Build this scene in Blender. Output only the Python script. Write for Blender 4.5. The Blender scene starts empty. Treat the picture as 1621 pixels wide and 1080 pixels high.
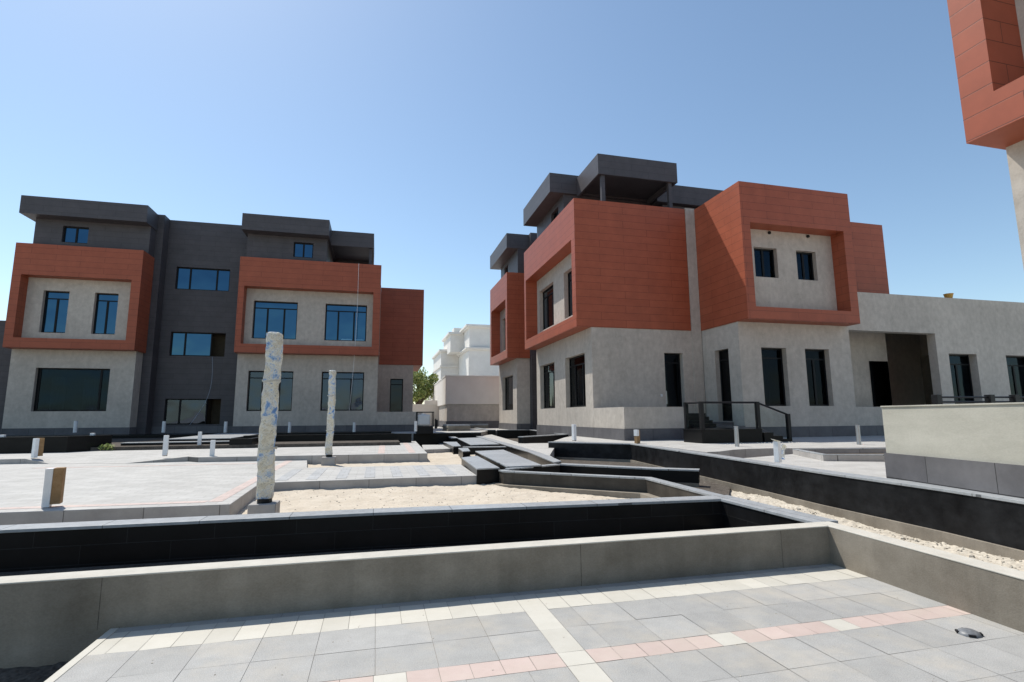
import bpy, bmesh, math, random
from mathutils import Vector, Matrix, noise
random.seed(7)
D = bpy.data
S = bpy.context.scene
C = S.collection

# ---------------------------------------------------------------- camera, sky, sun, exposure
PITCH, ROLL, YAW, FPX, EYE = .1414, -.0061, .2505, 834.6, 1.6
fw = Vector((math.sin(YAW)*math.cos(PITCH), math.cos(YAW)*math.cos(PITCH), math.sin(PITCH)))
r0 = Vector((math.cos(YAW), -math.sin(YAW), 0)); u0 = r0.cross(fw)
ri = r0*math.cos(ROLL) + u0*math.sin(ROLL); up = ri.cross(fw)
cd = D.cameras.new('camera'); cam = D.objects.new('camera', cd); C.objects.link(cam)
cam.matrix_world = Matrix(((ri.x, up.x, -fw.x, 0), (ri.y, up.y, -fw.y, 0), (ri.z, up.z, -fw.z, EYE), (0, 0, 0, 1)))
cd.sensor_width = 36; cd.lens = FPX/1621*36; cd.clip_start = .05; cd.clip_end = 3000
S.camera = cam
S.render.resolution_x, S.render.resolution_y = 1024, 682
S.view_settings.view_transform = 'Standard'; S.view_settings.look = 'None'
S.view_settings.exposure = 0.1; S.view_settings.gamma = 1

sun_to = Vector((-.34, .53, 1)).normalized()
ELEV = math.asin(sun_to.z); AZ = math.atan2(sun_to.x, sun_to.y)      # clockwise from +Y
W = D.worlds.new("World"); S.world = W; W.use_nodes = True
wn = W.node_tree.nodes; wl = W.node_tree.links
sky = wn.new('ShaderNodeTexSky'); sky.sky_type = 'NISHITA'; sky.sun_disc = False
sky.sun_elevation = ELEV; sky.sun_rotation = AZ
sky.air_density = 1.0; sky.dust_density = .45; sky.ozone_density = .8; sky.altitude = 0
bg = wn['Background']; bg.inputs['Strength'].default_value = .15
tint = wn.new('ShaderNodeVectorMath'); tint.operation = 'MULTIPLY'; tint.inputs[1].default_value = (.985, 1.035, 1.0)   # air a little hazier and greener than the model
wl.new(sky.outputs[0], tint.inputs[0]); wl.new(tint.outputs[0], bg.inputs[0])
sd = D.lights.new('sun', 'SUN'); sd.energy = 4.6; sd.angle = math.radians(.53); sd.color = (1, .95, .87)
so = D.objects.new('sun', sd); C.objects.link(so)
so.rotation_euler = sun_to.to_track_quat('Z', 'Y').to_euler()

# ---------------------------------------------------------------- ground-point helper (a surveyed point at a known level)
def G(px, py, z):
    d = fw + ri*((px-810.5)/FPX) - up*((py-540)/FPX)
    t = (z-EYE)/d.z
    return (d.x*t, d.y*t)

# ---------------------------------------------------------------- materials
def mat(name, col, rough=.8, metal=0, spec=.5):
    m = D.materials.new(name); m.use_nodes = True
    b = m.node_tree.nodes['Principled BSDF']
    b.inputs['Base Color'].default_value = (*col, 1); b.inputs['Roughness'].default_value = rough
    b.inputs['Metallic'].default_value = metal; b.inputs['Specular IOR Level'].default_value = spec
    return m, m.node_tree.nodes, m.node_tree.links, b
def N(n, t, **k):
    x = n.new(t)
    for a, v in k.items(): setattr(x, a, v)
    return x
def ramp(n, stops):
    r = n.new('ShaderNodeValToRGB'); e = r.color_ramp.elements
    e[0].position, e[0].color = stops[0][0], (*stops[0][1], 1)
    e[1].position, e[1].color = stops[-1][0], (*stops[-1][1], 1)
    for p, c in stops[1:-1]:
        q = e.new(p); q.color = (*c, 1)
    return r
def mottled(name, a, b, scale=3, rough=.85, bump=.15, bscale=60, spec=.3, stretch=(1, 1, 1), fine=.25, detail=6, tone=False, streak=0, stain=0, dust=0):
    """stone / plaster / concrete: two noise scales between colours a and b, fine bump"""
    m, n, l, P = mat(name, a, rough, 0, spec)
    tc = N(n, 'ShaderNodeTexCoord'); mp = N(n, 'ShaderNodeMapping'); mp.inputs['Scale'].default_value = stretch
    l.new(tc.outputs['Object'], mp.inputs[0])
    n1 = N(n, 'ShaderNodeTexNoise'); n1.inputs['Scale'].default_value = scale; n1.inputs['Detail'].default_value = detail; n1.inputs['Roughness'].default_value = .65
    n2 = N(n, 'ShaderNodeTexNoise'); n2.inputs['Scale'].default_value = bscale; n2.inputs['Detail'].default_value = 3
    l.new(mp.outputs[0], n1.inputs[0]); l.new(mp.outputs[0], n2.inputs[0])
    mx = N(n, 'ShaderNodeMix'); mx.inputs[0].default_value = fine
    l.new(n1.outputs[0], mx.inputs[2]); l.new(n2.outputs[0], mx.inputs[3])
    r = ramp(n, [(.32, a), (.68, b)]); l.new(mx.outputs[0], r.inputs[0])
    out = r.outputs[0]
    for amt, sc, st_ in ((streak, 1.0, (3.5, 3.5, .22)), (stain, .35, (1, 1, 1))):
        if not amt: continue
        m2 = N(n, 'ShaderNodeMapping'); m2.inputs['Scale'].default_value = st_; l.new(tc.outputs['Object'], m2.inputs[0])
        n3 = N(n, 'ShaderNodeTexNoise'); n3.inputs['Scale'].default_value = sc; n3.inputs['Detail'].default_value = 5; n3.inputs['Roughness'].default_value = .6; n3.inputs['Distortion'].default_value = .4
        l.new(m2.outputs[0], n3.inputs[0])
        q = N(n, 'ShaderNodeMapRange'); q.inputs[1].default_value = .33; q.inputs[2].default_value = .62; q.inputs[3].default_value = 1-amt; q.inputs[4].default_value = 1+amt*.35
        l.new(n3.outputs[0], q.inputs[0]); mu_ = N(n, 'ShaderNodeVectorMath', operation='SCALE'); l.new(out, mu_.inputs[0]); l.new(q.outputs[0], mu_.inputs['Scale']); out = mu_.outputs[0]
    if dust:
        n4 = N(n, 'ShaderNodeTexNoise'); n4.inputs['Scale'].default_value = 1.3; n4.inputs['Detail'].default_value = 8; n4.inputs['Roughness'].default_value = .7; l.new(tc.outputs['Object'], n4.inputs[0])
        q = N(n, 'ShaderNodeMapRange'); q.inputs[1].default_value = .48; q.inputs[2].default_value = .75; q.inputs[3].default_value = 0; q.inputs[4].default_value = dust
        l.new(n4.outputs[0], q.inputs[0]); md = N(n, 'ShaderNodeMix', data_type='RGBA'); l.new(q.outputs[0], md.inputs[0]); l.new(out, md.inputs[6]); md.inputs[7].default_value = (.50, .45, .37, 1); out = md.outputs[2]
    if tone:
        at = N(n, 'ShaderNodeAttribute', attribute_name='tone')
        mu = N(n, 'ShaderNodeVectorMath', operation='SCALE'); l.new(out, mu.inputs[0]); l.new(at.outputs['Fac'], mu.inputs['Scale']); out = mu.outputs[0]
    l.new(out, P.inputs['Base Color'])
    bp = N(n, 'ShaderNodeBump'); bp.inputs['Strength'].default_value = bump; bp.inputs['Distance'].default_value = .01
    l.new(mx.outputs[0], bp.inputs['Height']); l.new(bp.outputs[0], P.inputs['Normal'])
    return m
def panelled(name, a, b, joint, pw, ph, rough=.6, off=.5, jw=.008, spec=.35, flat=False, grain=.5, zoff=0, bump=.25, tscale=1.5):
    """cladding or paving laid in rows: brick pattern over (x+y, z) on walls or (x, y) when flat"""
    m, n, l, P = mat(name, a, rough, 0, spec)
    tc = N(n, 'ShaderNodeTexCoord'); sp = N(n, 'ShaderNodeSeparateXYZ'); l.new(tc.outputs['Object'], sp.inputs[0])
    cb = N(n, 'ShaderNodeCombineXYZ')
    if flat:
        l.new(sp.outputs[0], cb.inputs[0]); l.new(sp.outputs[1], cb.inputs[1])
    else:
        ad = N(n, 'ShaderNodeMath', operation='ADD'); l.new(sp.outputs[0], ad.inputs[0]); l.new(sp.outputs[1], ad.inputs[1])
        az = N(n, 'ShaderNodeMath', operation='ADD'); l.new(sp.outputs[2], az.inputs[0]); az.inputs[1].default_value = zoff
        l.new(ad.outputs[0], cb.inputs[0]); l.new(az.outputs[0], cb.inputs[1])
    br = N(n, 'ShaderNodeTexBrick'); br.offset = off; br.squash = 1
    for k, v in (('Scale', 1), ('Brick Width', pw), ('Row Height', ph), ('Mortar Size', jw), ('Mortar Smooth', .1), ('Bias', 0)): br.inputs[k].default_value = v
    br.inputs['Color1'].default_value = (*a, 1); br.inputs['Color2'].default_value = (*b, 1); br.inputs['Mortar'].default_value = (*joint, 1)
    l.new(cb.outputs[0], br.inputs[0])
    n1 = N(n, 'ShaderNodeTexNoise'); n1.inputs['Scale'].default_value = tscale; n1.inputs['Detail'].default_value = 6; n1.inputs['Roughness'].default_value = .7
    l.new(tc.outputs['Object'], n1.inputs[0])
    mr = N(n, 'ShaderNodeMapRange'); mr.inputs[1].default_value = .3; mr.inputs[2].default_value = .7
    mr.inputs[3].default_value = 1-grain*.35; mr.inputs[4].default_value = 1+grain*.25
    l.new(n1.outputs[0], mr.inputs[0])
    mu = N(n, 'ShaderNodeVectorMath', operation='SCALE'); l.new(br.outputs[0], mu.inputs[0]); l.new(mr.outputs[0], mu.inputs['Scale'])
    l.new(mu.outputs[0], P.inputs['Base Color'])
    bp = N(n, 'ShaderNodeBump', invert=True); bp.inputs['Strength'].default_value = bump; bp.inputs['Distance'].default_value = .01
    l.new(br.outputs['Fac'], bp.inputs['Height']); l.new(bp.outputs[0], P.inputs['Normal'])
    return m

M = {}
M['plaster'] = mottled('beige trowelled plaster', (.42, .375, .325), (.60, .545, .48), 4.5, .85, .5, 30, .2, (1, 1, .8), .35, 9, False, .05, .13)
M['terracotta'] = panelled('terracotta cladding panels', (.345, .086, .042), (.365, .094, .046), (.15, .04, .02), 2.4, .335, .5, .5, .0075, .35, grain=.4, zoff=.17)
M['charcoal'] = panelled('charcoal cladding panels', (.072, .066, .072), (.080, .073, .079), (.036, .033, .036), 1.8, .335, .5, .5, .006, .35, grain=.5)
M['plinth'] = panelled('grey stone plinth', (.115, .11, .115), (.15, .145, .148), (.03, .03, .03), 1.2, .6, .7, .5, .006, .3, grain=.7, zoff=-.05)
M['granite'] = mottled('polished black granite', (.006, .006, .007), (.014, .014, .014), 2, .3, .02, 300, .13, (1, 1, 2), .3)
M['dusty'] = mottled('dusty black granite', (.006, .006, .007), (.026, .027, .029), 3.0, .36, .05, 140, .12, (1, 1, 1.4), .15, 8, False, 0, .5)
M['brownstone'] = mottled('dust covered black granite', (.04, .034, .028), (.085, .075, .063), 2.2, .5, .05, 140, .2, (1, 1, 1.6), .25, 6, False, .2, .2)
M['coping'] = panelled('grey granite coping', (.31, .325, .335), (.36, .375, .385), (.13, .135, .14), 1.0, 1.0, .45, 0, .006, .3, flat=True, grain=.6, tscale=9)
M['basinface'] = panelled('jointed black granite', (.0075, .0075, .008), (.011, .011, .0115), (.03, .03, .03), .9, .21, .34, .5, .003, .2, grain=1.2, zoff=.03)
M['conc'] = mottled('beige cement render', (.20, .172, .135), (.315, .28, .23), 2.2, .9, .35, 70, .2, (1, 1, 1.5), .3, 8, False, .12, .28)
M['concpale'] = mottled('pale beige cement render', (.36, .345, .29), (.53, .51, .44), 1.3, .9, .3, 60, .2, (.6, .6, 1.6), .25)
M['conctop'] = mottled('sunlit render top', (.46, .435, .38), (.57, .54, .475), 6, .9, .2, 70, .2)  # paler than the wall faces: sunlight on the top put into the colour
M['kerb'] = panelled('concrete kerb', (.36, .34, .32), (.42, .40, .38), (.15, .14, .13), 1.0, 2, .85, 0, .006, .2, grain=.6)
M['sand'] = mottled('pale sand', (.46, .395, .31), (.63, .56, .46), 2.2, .95, .6, 30, .1, (1, 1, 1), .45)
M['rubble'] = mottled('rubble and gravel', (.36, .32, .26), (.66, .60, .50), 9, .95, .9, 26, .1, (1, 1, 1), .5)
M['soil'] = mottled('dark soil', (.035, .03, .026), (.16, .14, .12), 5, .95, .9, 30, .1, (1, 1, 1), .5)  # dark brown mottled ground for beds and basin
M['tile_grey'] = mottled('flamed grey granite tile', (.275, .272, .26), (.465, .458, .435), 5, .75, .35, 150, .3, (1, 1, 1), .7, 8, tone=True, stain=.10, dust=.7)
M['tile_cream'] = mottled('cream paving tile', (.50, .475, .41), (.59, .565, .50), 5, .75, .1, 170, .3, (1, 1, 1), .5, tone=True)
M['tile_pink'] = mottled('pink paving tile', (.47, .37, .325), (.56, .455, .41), 6, .75, .1, 170, .3, (1, 1, 1), .5, tone=True, dust=.6)
M['joint'] = mottled('tile joint', (.20, .185, .16), (.30, .28, .25), 20, .95)
M['plaza'] = panelled('cream plaza paving', (.42, .41, .385), (.475, .465, .44), (.32, .31, .29), .4, .2, .7, .5, .006, .3, flat=True, grain=.4)
M['plazapink'] = panelled('pink plaza paving', (.52, .42, .38), (.57, .465, .42), (.42, .36, .31), .2, .2, .75, .5, .006, .3, flat=True, grain=.4)
M['plazagrey'] = panelled('grey plaza paving', (.37, .375, .375), (.42, .425, .425), (.3, .3, .29), .2, .4, .75, .5, .006, .3, flat=True, grain=.4)
M['black'] = mottled('black painted metal', (.008, .008, .009), (.013, .013, .014), 8, .45, .03, 200, .25)
M['winframe'] = mat('black window frame', (.007, .008, .010), .5, 0, .2)[0]
M['bollard'] = mottled('white protective film', (.70, .71, .72), (.82, .82, .82), 8, .4, .3, 40, .4)
M['card'] = mottled('brown corrugated card', (.22, .13, .06), (.36, .23, .12), 9, .85, .3, 60, .2)
M['steel'] = mat('brushed steel', (.42, .43, .45), .35, .9)[0]
M['darksteel'] = mottled('weathered grey metal', (.10, .105, .11), (.22, .23, .24), 20, .45, .1, 90, .5)
M['bluefilm'] = mat('pale blue film', (.16, .42, .62), .4)[0]
M['dark'] = mat('dark interior', (.012, .012, .013), .9)[0]
M['brownint'] = mottled('dark brown backing', (.06, .048, .033), (.10, .08, .055), 3, .95)  # shade of closed rooms put into a dark brown colour
M['white'] = mottled('white painted render', (.70, .67, .62), (.80, .77, .72), 1.2, .85, .1, 60, .2)
M['offwhite'] = mottled('off white painted wall', (.70, .655, .60), (.78, .735, .68), 1.0, .85, .1, 60, .2)
M['bark'] = mottled('bark', (.10, .07, .045), (.2, .15, .1), 12, .95, .8, 60)
M['tank'] = mottled('white plastic tank', (.66, .68, .68), (.75, .76, .76), 5, .35, .05, 60)
M['yellow'] = mottled('ochre plastic', (.50, .27, .05), (.58, .34, .08), 5, .6)
def glass(name, tint, rough=.03):
    m, n, l, P = mat(name, tint, rough, 1.0, .5)
    tc = N(n, 'ShaderNodeTexCoord'); n1 = N(n, 'ShaderNodeTexNoise'); n1.inputs['Scale'].default_value = .55; n1.inputs['Detail'].default_value = 1.5
    l.new(tc.outputs['Object'], n1.inputs[0])
    bp = N(n, 'ShaderNodeBump'); bp.inputs['Strength'].default_value = .35; bp.inputs['Distance'].default_value = .12
    l.new(n1.outputs[0], bp.inputs['Height']); l.new(bp.outputs[0], P.inputs['Normal'])
    return m
M['glassblue'] = glass('blue coated glass', (.045, .105, .17))
def seeglass(name, tint, share):
    m = glass(name, tint); n, l = m.node_tree.nodes, m.node_tree.links; P = n['Principled BSDF']
    tr = N(n, 'ShaderNodeBsdfTransparent'); tr.inputs[0].default_value = (.55, .68, .75, 1)
    ms = N(n, 'ShaderNodeMixShader'); ms.inputs[0].default_value = share; l.new(P.outputs[0], ms.inputs[1]); l.new(tr.outputs[0], ms.inputs[2])
    l.new(ms.outputs[0], n['Material Output'].inputs['Surface'])
    return m
M['glassdark'] = seeglass('dark tinted glass', (.018, .028, .04), .4)
M['glassmid'] = seeglass('grey reflective glass', (.062, .080, .115), .3)
M['glassblack'] = seeglass('near black glass', (.009, .011, .015), .3)
M['doorglass'] = glass('black door glass', (.02, .024, .03), .08)
def clearglass():
    m, n, l, P = mat('clear balustrade glass', (.85, .9, .88), .02)
    P.inputs['Transmission Weight'].default_value = 1; P.inputs['IOR'].default_value = 1.05
    return m
M['clear'] = clearglass()
def wrapmat():
    m, n, l, P = mat('wrinkled plastic wrap', (.6, .56, .48), .2, 0, .7)
    tc = N(n, 'ShaderNodeTexCoord'); mp = N(n, 'ShaderNodeMapping'); mp.inputs['Scale'].default_value = (1, 1, 1.3); l.new(tc.outputs['Object'], mp.inputs[0])
    n1 = N(n, 'ShaderNodeTexNoise'); n1.inputs['Scale'].default_value = 3.4; n1.inputs['Detail'].default_value = 7; n1.inputs['Roughness'].default_value = .68; n1.inputs['Distortion'].default_value = .8
    n2 = N(n, 'ShaderNodeTexVoronoi'); n2.feature = 'DISTANCE_TO_EDGE'; n2.inputs['Scale'].default_value = 15
    n3 = N(n, 'ShaderNodeTexNoise'); n3.inputs['Scale'].default_value = 26; n3.inputs['Detail'].default_value = 6; n3.inputs['Distortion'].default_value = 2.5
    w = N(n, 'ShaderNodeVectorMath', operation='ADD'); nd = N(n, 'ShaderNodeTexNoise'); nd.inputs['Scale'].default_value = 7; l.new(mp.outputs[0], nd.inputs[0])
    sc = N(n, 'ShaderNodeVectorMath', operation='SCALE'); sc.inputs['Scale'].default_value = .22; l.new(nd.outputs['Color'], sc.inputs[0]); l.new(mp.outputs[0], w.inputs[0]); l.new(sc.outputs[0], w.inputs[1])
    l.new(mp.outputs[0], n1.inputs[0]); l.new(w.outputs[0], n2.inputs[0]); l.new(w.outputs[0], n3.inputs[0])
    r = ramp(n, [(.36, (.16, .32, .66)), (.42, (.42, .58, .80)), (.45, (.78, .80, .80)), (.54, (.86, .82, .70)), (.60, (.72, .66, .52)), (.66, (.92, .91, .88))]); l.new(n1.outputs[0], r.inputs[0])
    r2 = ramp(n, [(.36, (.55, .56, .60)), (.45, (1, 1, 1)), (.62, (1.05, 1.05, 1.05))]); l.new(n3.outputs[0], r2.inputs[0])
    mx = N(n, 'ShaderNodeVectorMath', operation='MULTIPLY'); l.new(r.outputs[0], mx.inputs[0]); l.new(r2.outputs[0], mx.inputs[1])
    l.new(mx.outputs[0], P.inputs['Base Color'])
    ad = N(n, 'ShaderNodeMath', operation='ADD'); l.new(n2.outputs['Distance'], ad.inputs[0]); l.new(n3.outputs[0], ad.inputs[1])
    bp = N(n, 'ShaderNodeBump'); bp.inputs['Strength'].default_value = .8; bp.inputs['Distance'].default_value = .02
    l.new(ad.outputs[0], bp.inputs['Height']); l.new(bp.outputs[0], P.inputs['Normal'])
    tl = N(n, 'ShaderNodeBsdfTranslucent'); l.new(mx.outputs[0], tl.inputs['Color']); l.new(bp.outputs[0], tl.inputs['Normal'])
    ms = N(n, 'ShaderNodeMixShader'); ms.inputs[0].default_value = .5; l.new(P.outputs[0], ms.inputs[1]); l.new(tl.outputs[0], ms.inputs[2])
    l.new(ms.outputs[0], n['Material Output'].inputs['Surface'])
    return m
M['wrap'] = wrapmat()
def leafmat(name, a, b):
    m, n, l, P = mat(name, a, .6, 0, .3)
    g = N(n, 'ShaderNodeObjectInfo'); at = N(n, 'ShaderNodeAttribute', attribute_name='tone')
    r = ramp(n, [(0, a), (1, b)]); l.new(at.outputs['Fac'], r.inputs[0]); l.new(r.outputs[0], P.inputs['Base Color'])
    return m
M['leaf'] = leafmat('yellow green foliage', (.12, .20, .05), (.50, .52, .18))  # yellow-green leaves, tone random per leaf
M['leafdark'] = leafmat('dark foliage', (.03, .07, .02), (.10, .16, .05))

# ---------------------------------------------------------------- mesh helpers
class MB:
    def __init__(s): s.v = []; s.f = []; s.m = []; s.t = []
    def q(s, pts, mi=0, tone=1.0):
        i = len(s.v); s.v += [tuple(p) for p in pts]; s.f.append(tuple(range(i, i+len(pts)))); s.m.append(mi); s.t.append(tone); return s
    def box(s, x0, x1, y0, y1, z0, z1, mi=0, tone=1.0):
        if x1 < x0: x0, x1 = x1, x0
        if y1 < y0: y0, y1 = y1, y0
        P = [(x0, y0), (x1, y0), (x1, y1), (x0, y1)]
        return s.prism(P, z0, z1, mi, None, tone)
    def prism(s, P, z0, z1, mi=0, mtop=None, tone=1.0):
        a = sum(P[i][0]*P[(i+1) % len(P)][1]-P[(i+1) % len(P)][0]*P[i][1] for i in range(len(P)))
        if a < 0: P = P[::-1]
        n = len(P)
        for i in range(n):
            a, b = P[i], P[(i+1) % n]
            s.q([(a[0], a[1], z0), (b[0], b[1], z0), (b[0], b[1], z1), (a[0], a[1], z1)], mi, tone)
        s.q([(p[0], p[1], z1) for p in P], mi if mtop is None else mtop, tone)
        s.q([(p[0], p[1], z0) for p in reversed(P)], mi, tone)
        return s
    def tube(s, pts, rad, n=6, mi=0):
        rings = []
        for i, p in enumerate(pts):
            p = Vector(p); d = (Vector(pts[min(i+1, len(pts)-1)])-Vector(pts[max(i-1, 0)])).normalized()
            a = d.orthogonal().normalized(); b = d.cross(a); r = rad[i] if isinstance(rad, (list, tuple)) else rad
            rings.append([p+a*(r*math.cos(2*math.pi*k/n))+b*(r*math.sin(2*math.pi*k/n)) for k in range(n)])
        for i in range(len(rings)-1):
            for k in range(n):
                s.q([rings[i][k], rings[i][(k+1) % n], rings[i+1][(k+1) % n], rings[i+1][k]], mi)
        s.q(list(reversed(rings[0])), mi); s.q(rings[-1], mi)
        return s
    def build(s, name, mats, parent=None, bevel=0, smooth=False, merge=True):
        me = D.meshes.new(name); me.from_pydata(s.v, [], s.f)
        for m in (mats if isinstance(mats, (list, tuple)) else [mats]): me.materials.append(m)
        me.polygons.foreach_set('material_index', s.m)
        at = me.attributes.new('tone', 'FLOAT', 'FACE'); at.data.foreach_set('value', s.t)
        if merge:
            bm = bmesh.new(); bm.from_mesh(me); bmesh.ops.remove_doubles(bm, verts=bm.verts, dist=1e-4)
            bm.to_mesh(me); bm.free()
        if smooth: me.polygons.foreach_set('use_smooth', [True]*len(me.polygons))
        me.update()
        o = D.objects.new(name, me); C.objects.link(o); o.parent = parent
        if bevel:
            b = o.modifiers.new('bevel', 'BEVEL'); b.width = bevel; b.segments = 2; b.limit_method = 'ANGLE'; b.angle_limit = .7
        return o
def tag(o, label=None, cat=None, group=None, kind=None):
    if label: o['label'] = label
    if cat: o['category'] = cat
    if group: o['group'] = group
    if kind: o['kind'] = kind
    return o
def empty(name, loc=(0, 0, 0), rz=0):
    o = D.objects.new(name, None); C.objects.link(o); o.location = loc; o.rotation_euler = (0, 0, rz); o.empty_display_size = .3
    return o
def copy_tree(o, parent=None):
    c = o.copy(); C.objects.link(c); c.parent = parent
    for ch in [x for x in D.objects if x.parent == o]: copy_tree(ch, c)
    return c

def wall(mb, ax, plane, u0, u1, z0, z1, holes, thick, inward, mi=0):
    """wall with rectangular openings. ax 'x': runs along x at y=plane; 'y': runs along y at x=plane. inward = +1/-1."""
    us = sorted({u0, u1} | {h[0] for h in holes} | {h[1] for h in holes}); zs = sorted({z0, z1} | {h[2] for h in holes} | {h[3] for h in holes})
    us = [u for u in us if u0 <= u <= u1]; zs = [z for z in zs if z0 <= z <= z1]
    def solid(i, j):
        if i < 0 or j < 0 or i >= len(us)-1 or j >= len(zs)-1: return False
        u = (us[i]+us[i+1])/2; z = (zs[j]+zs[j+1])/2
        return not any(h[0] < u < h[1] and h[2] < z < h[3] for h in holes)
    a, b = plane, plane+inward*thick
    def p(u, d, z): return (u, d, z) if ax == 'x' else (d, u, z)
    flip = (inward > 0) != (ax == 'x')
    def Q(pts, rev=False):
        if rev != flip: pts = pts[::-1]
        mb.q(pts, mi)
    for i in range(len(us)-1):
        for j in range(len(zs)-1):
            if not solid(i, j): continue
            A, B, E, F = us[i], us[i+1], zs[j], zs[j+1]
            Q([p(A, a, E), p(B, a, E), p(B, a, F), p(A, a, F)]); Q([p(A, b, E), p(B, b, E), p(B, b, F), p(A, b, F)], True)
            if not solid(i-1, j): Q([p(A, a, E), p(A, a, F), p(A, b, F), p(A, b, E)])
            if not solid(i+1, j): Q([p(B, a, E), p(B, b, E), p(B, b, F), p(B, a, F)])
            if not solid(i, j-1): Q([p(A, a, E), p(A, b, E), p(B, b, E), p(B, a, E)])
            if not solid(i, j+1): Q([p(A, a, F), p(B, a, F), p(B, b, F), p(A, b, F)])
    return mb

def window(parent, ax, plane, u0, u1, z0, z1, inward, style='triple', gl='glassblue', setback=.22, name='window'):
    """frame mesh with one glass pane mesh below it; set back inside its opening"""
    d0 = plane+inward*setback; d1 = d0+inward*.07; fr = .07
    def bx(mb, a, b, c, d, e0=d0, e1=d1):
        return mb.box(a, b, min(e0, e1), max(e0, e1), c, d) if ax == 'x' else mb.box(min(e0, e1), max(e0, e1), a, b, c, d)
    f = MB()
    bx(f, u0, u0+fr, z0, z1); bx(f, u1-fr, u1, z0, z1); bx(f, u0+fr, u1-fr, z0, z0+fr); bx(f, u0+fr, u1-fr, z1-fr, z1)
    w = u1-u0; h = z1-z0; ms = []; tr = None
    if style == 'triple': ms = [u0+w*.31, u0+w*.69]; tr = z1-.46
    if style == 'double': ms = [u0+w*.5]; tr = z1-.46
    if style == 'pair': ms = [u0+w*.5]
    if style == 'mirrorpair': ms = [u0+w*.5]; tr = z1-.5
    if style == 'strip': ms = [u0+w*.25, u0+w*.75]
    if style == 'strip2': ms = [u0+w*.34]
    if style == 'big': ms = [u0+w*.86, u0+w*.03]
    if style == 'single': tr = z1-.46
    top = tr if tr else z1-fr
    for m_ in ms: bx(f, m_-.05, m_+.05, z0+fr, top)
    if tr: bx(f, u0+fr, u1-fr, tr, tr+.06)
    fo = f.build(name, M['winframe'], parent)
    g = MB(); e = d0+inward*.035; bx(g, u0+fr-.01, u1-fr+.01, z0+fr-.01, z1-fr+.01, e, e+inward*.012)
    g.build('pane', M[gl], fo)
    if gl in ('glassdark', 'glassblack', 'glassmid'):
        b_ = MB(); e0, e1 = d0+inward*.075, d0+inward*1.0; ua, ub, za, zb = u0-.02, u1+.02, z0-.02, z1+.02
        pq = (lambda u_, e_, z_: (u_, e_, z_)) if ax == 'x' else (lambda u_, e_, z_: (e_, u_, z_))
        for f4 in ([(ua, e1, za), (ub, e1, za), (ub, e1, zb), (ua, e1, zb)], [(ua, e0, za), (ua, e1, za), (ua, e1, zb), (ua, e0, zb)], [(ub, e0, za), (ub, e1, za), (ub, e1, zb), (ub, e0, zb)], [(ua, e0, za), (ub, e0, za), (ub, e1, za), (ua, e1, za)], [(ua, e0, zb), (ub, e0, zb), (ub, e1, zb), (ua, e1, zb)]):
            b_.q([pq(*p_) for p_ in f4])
        b_.build('interior', M['brownint'], fo)  # dark box added behind the pane to stop light leaking through
    if style in ('triple', 'big') and z0 < 3:
        rc = random.Random(int(abs(u0)*100))
        for q in range(2):
            c = MB(); a0 = u0+fr+(w-2*fr)*(rc.uniform(.05, .2) if q == 0 else rc.uniform(.5, .68)); a1 = a0+w*rc.uniform(.13, .24); k_ = 14
            for t_ in range(k_):
                ua, ub = a0+(a1-a0)*t_/k_, a0+(a1-a0)*(t_+1)/k_; da, db = (.15+.025*math.sin(t_*1.9+q), .15+.025*math.sin((t_+1)*1.9+q))
                A_, B_ = d0+inward*da, d0+inward*db; zt_ = z1-.5-.1*q
                pa = (lambda u_, e_, z_: (u_, e_, z_)) if ax == 'x' else (lambda u_, e_, z_: (e_, u_, z_))
                c.q([pa(ua, A_, z0+.1), pa(ub, B_, z0+.1), pa(ub, B_, zt_), pa(ua, A_, zt_)])
            c.build('curtain', M['offwhite'], fo)
    # closing panel behind the glass
    return fo

# ================================================================ THE VILLAS
Z0 = .65        # terrace level round the villas
def ring(mb, ax, plane, inward, u0, u1, z0, z1, o, depth):
    return wall(mb, ax, plane, u0, u1, z0, z1, [o], depth, inward)

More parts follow.
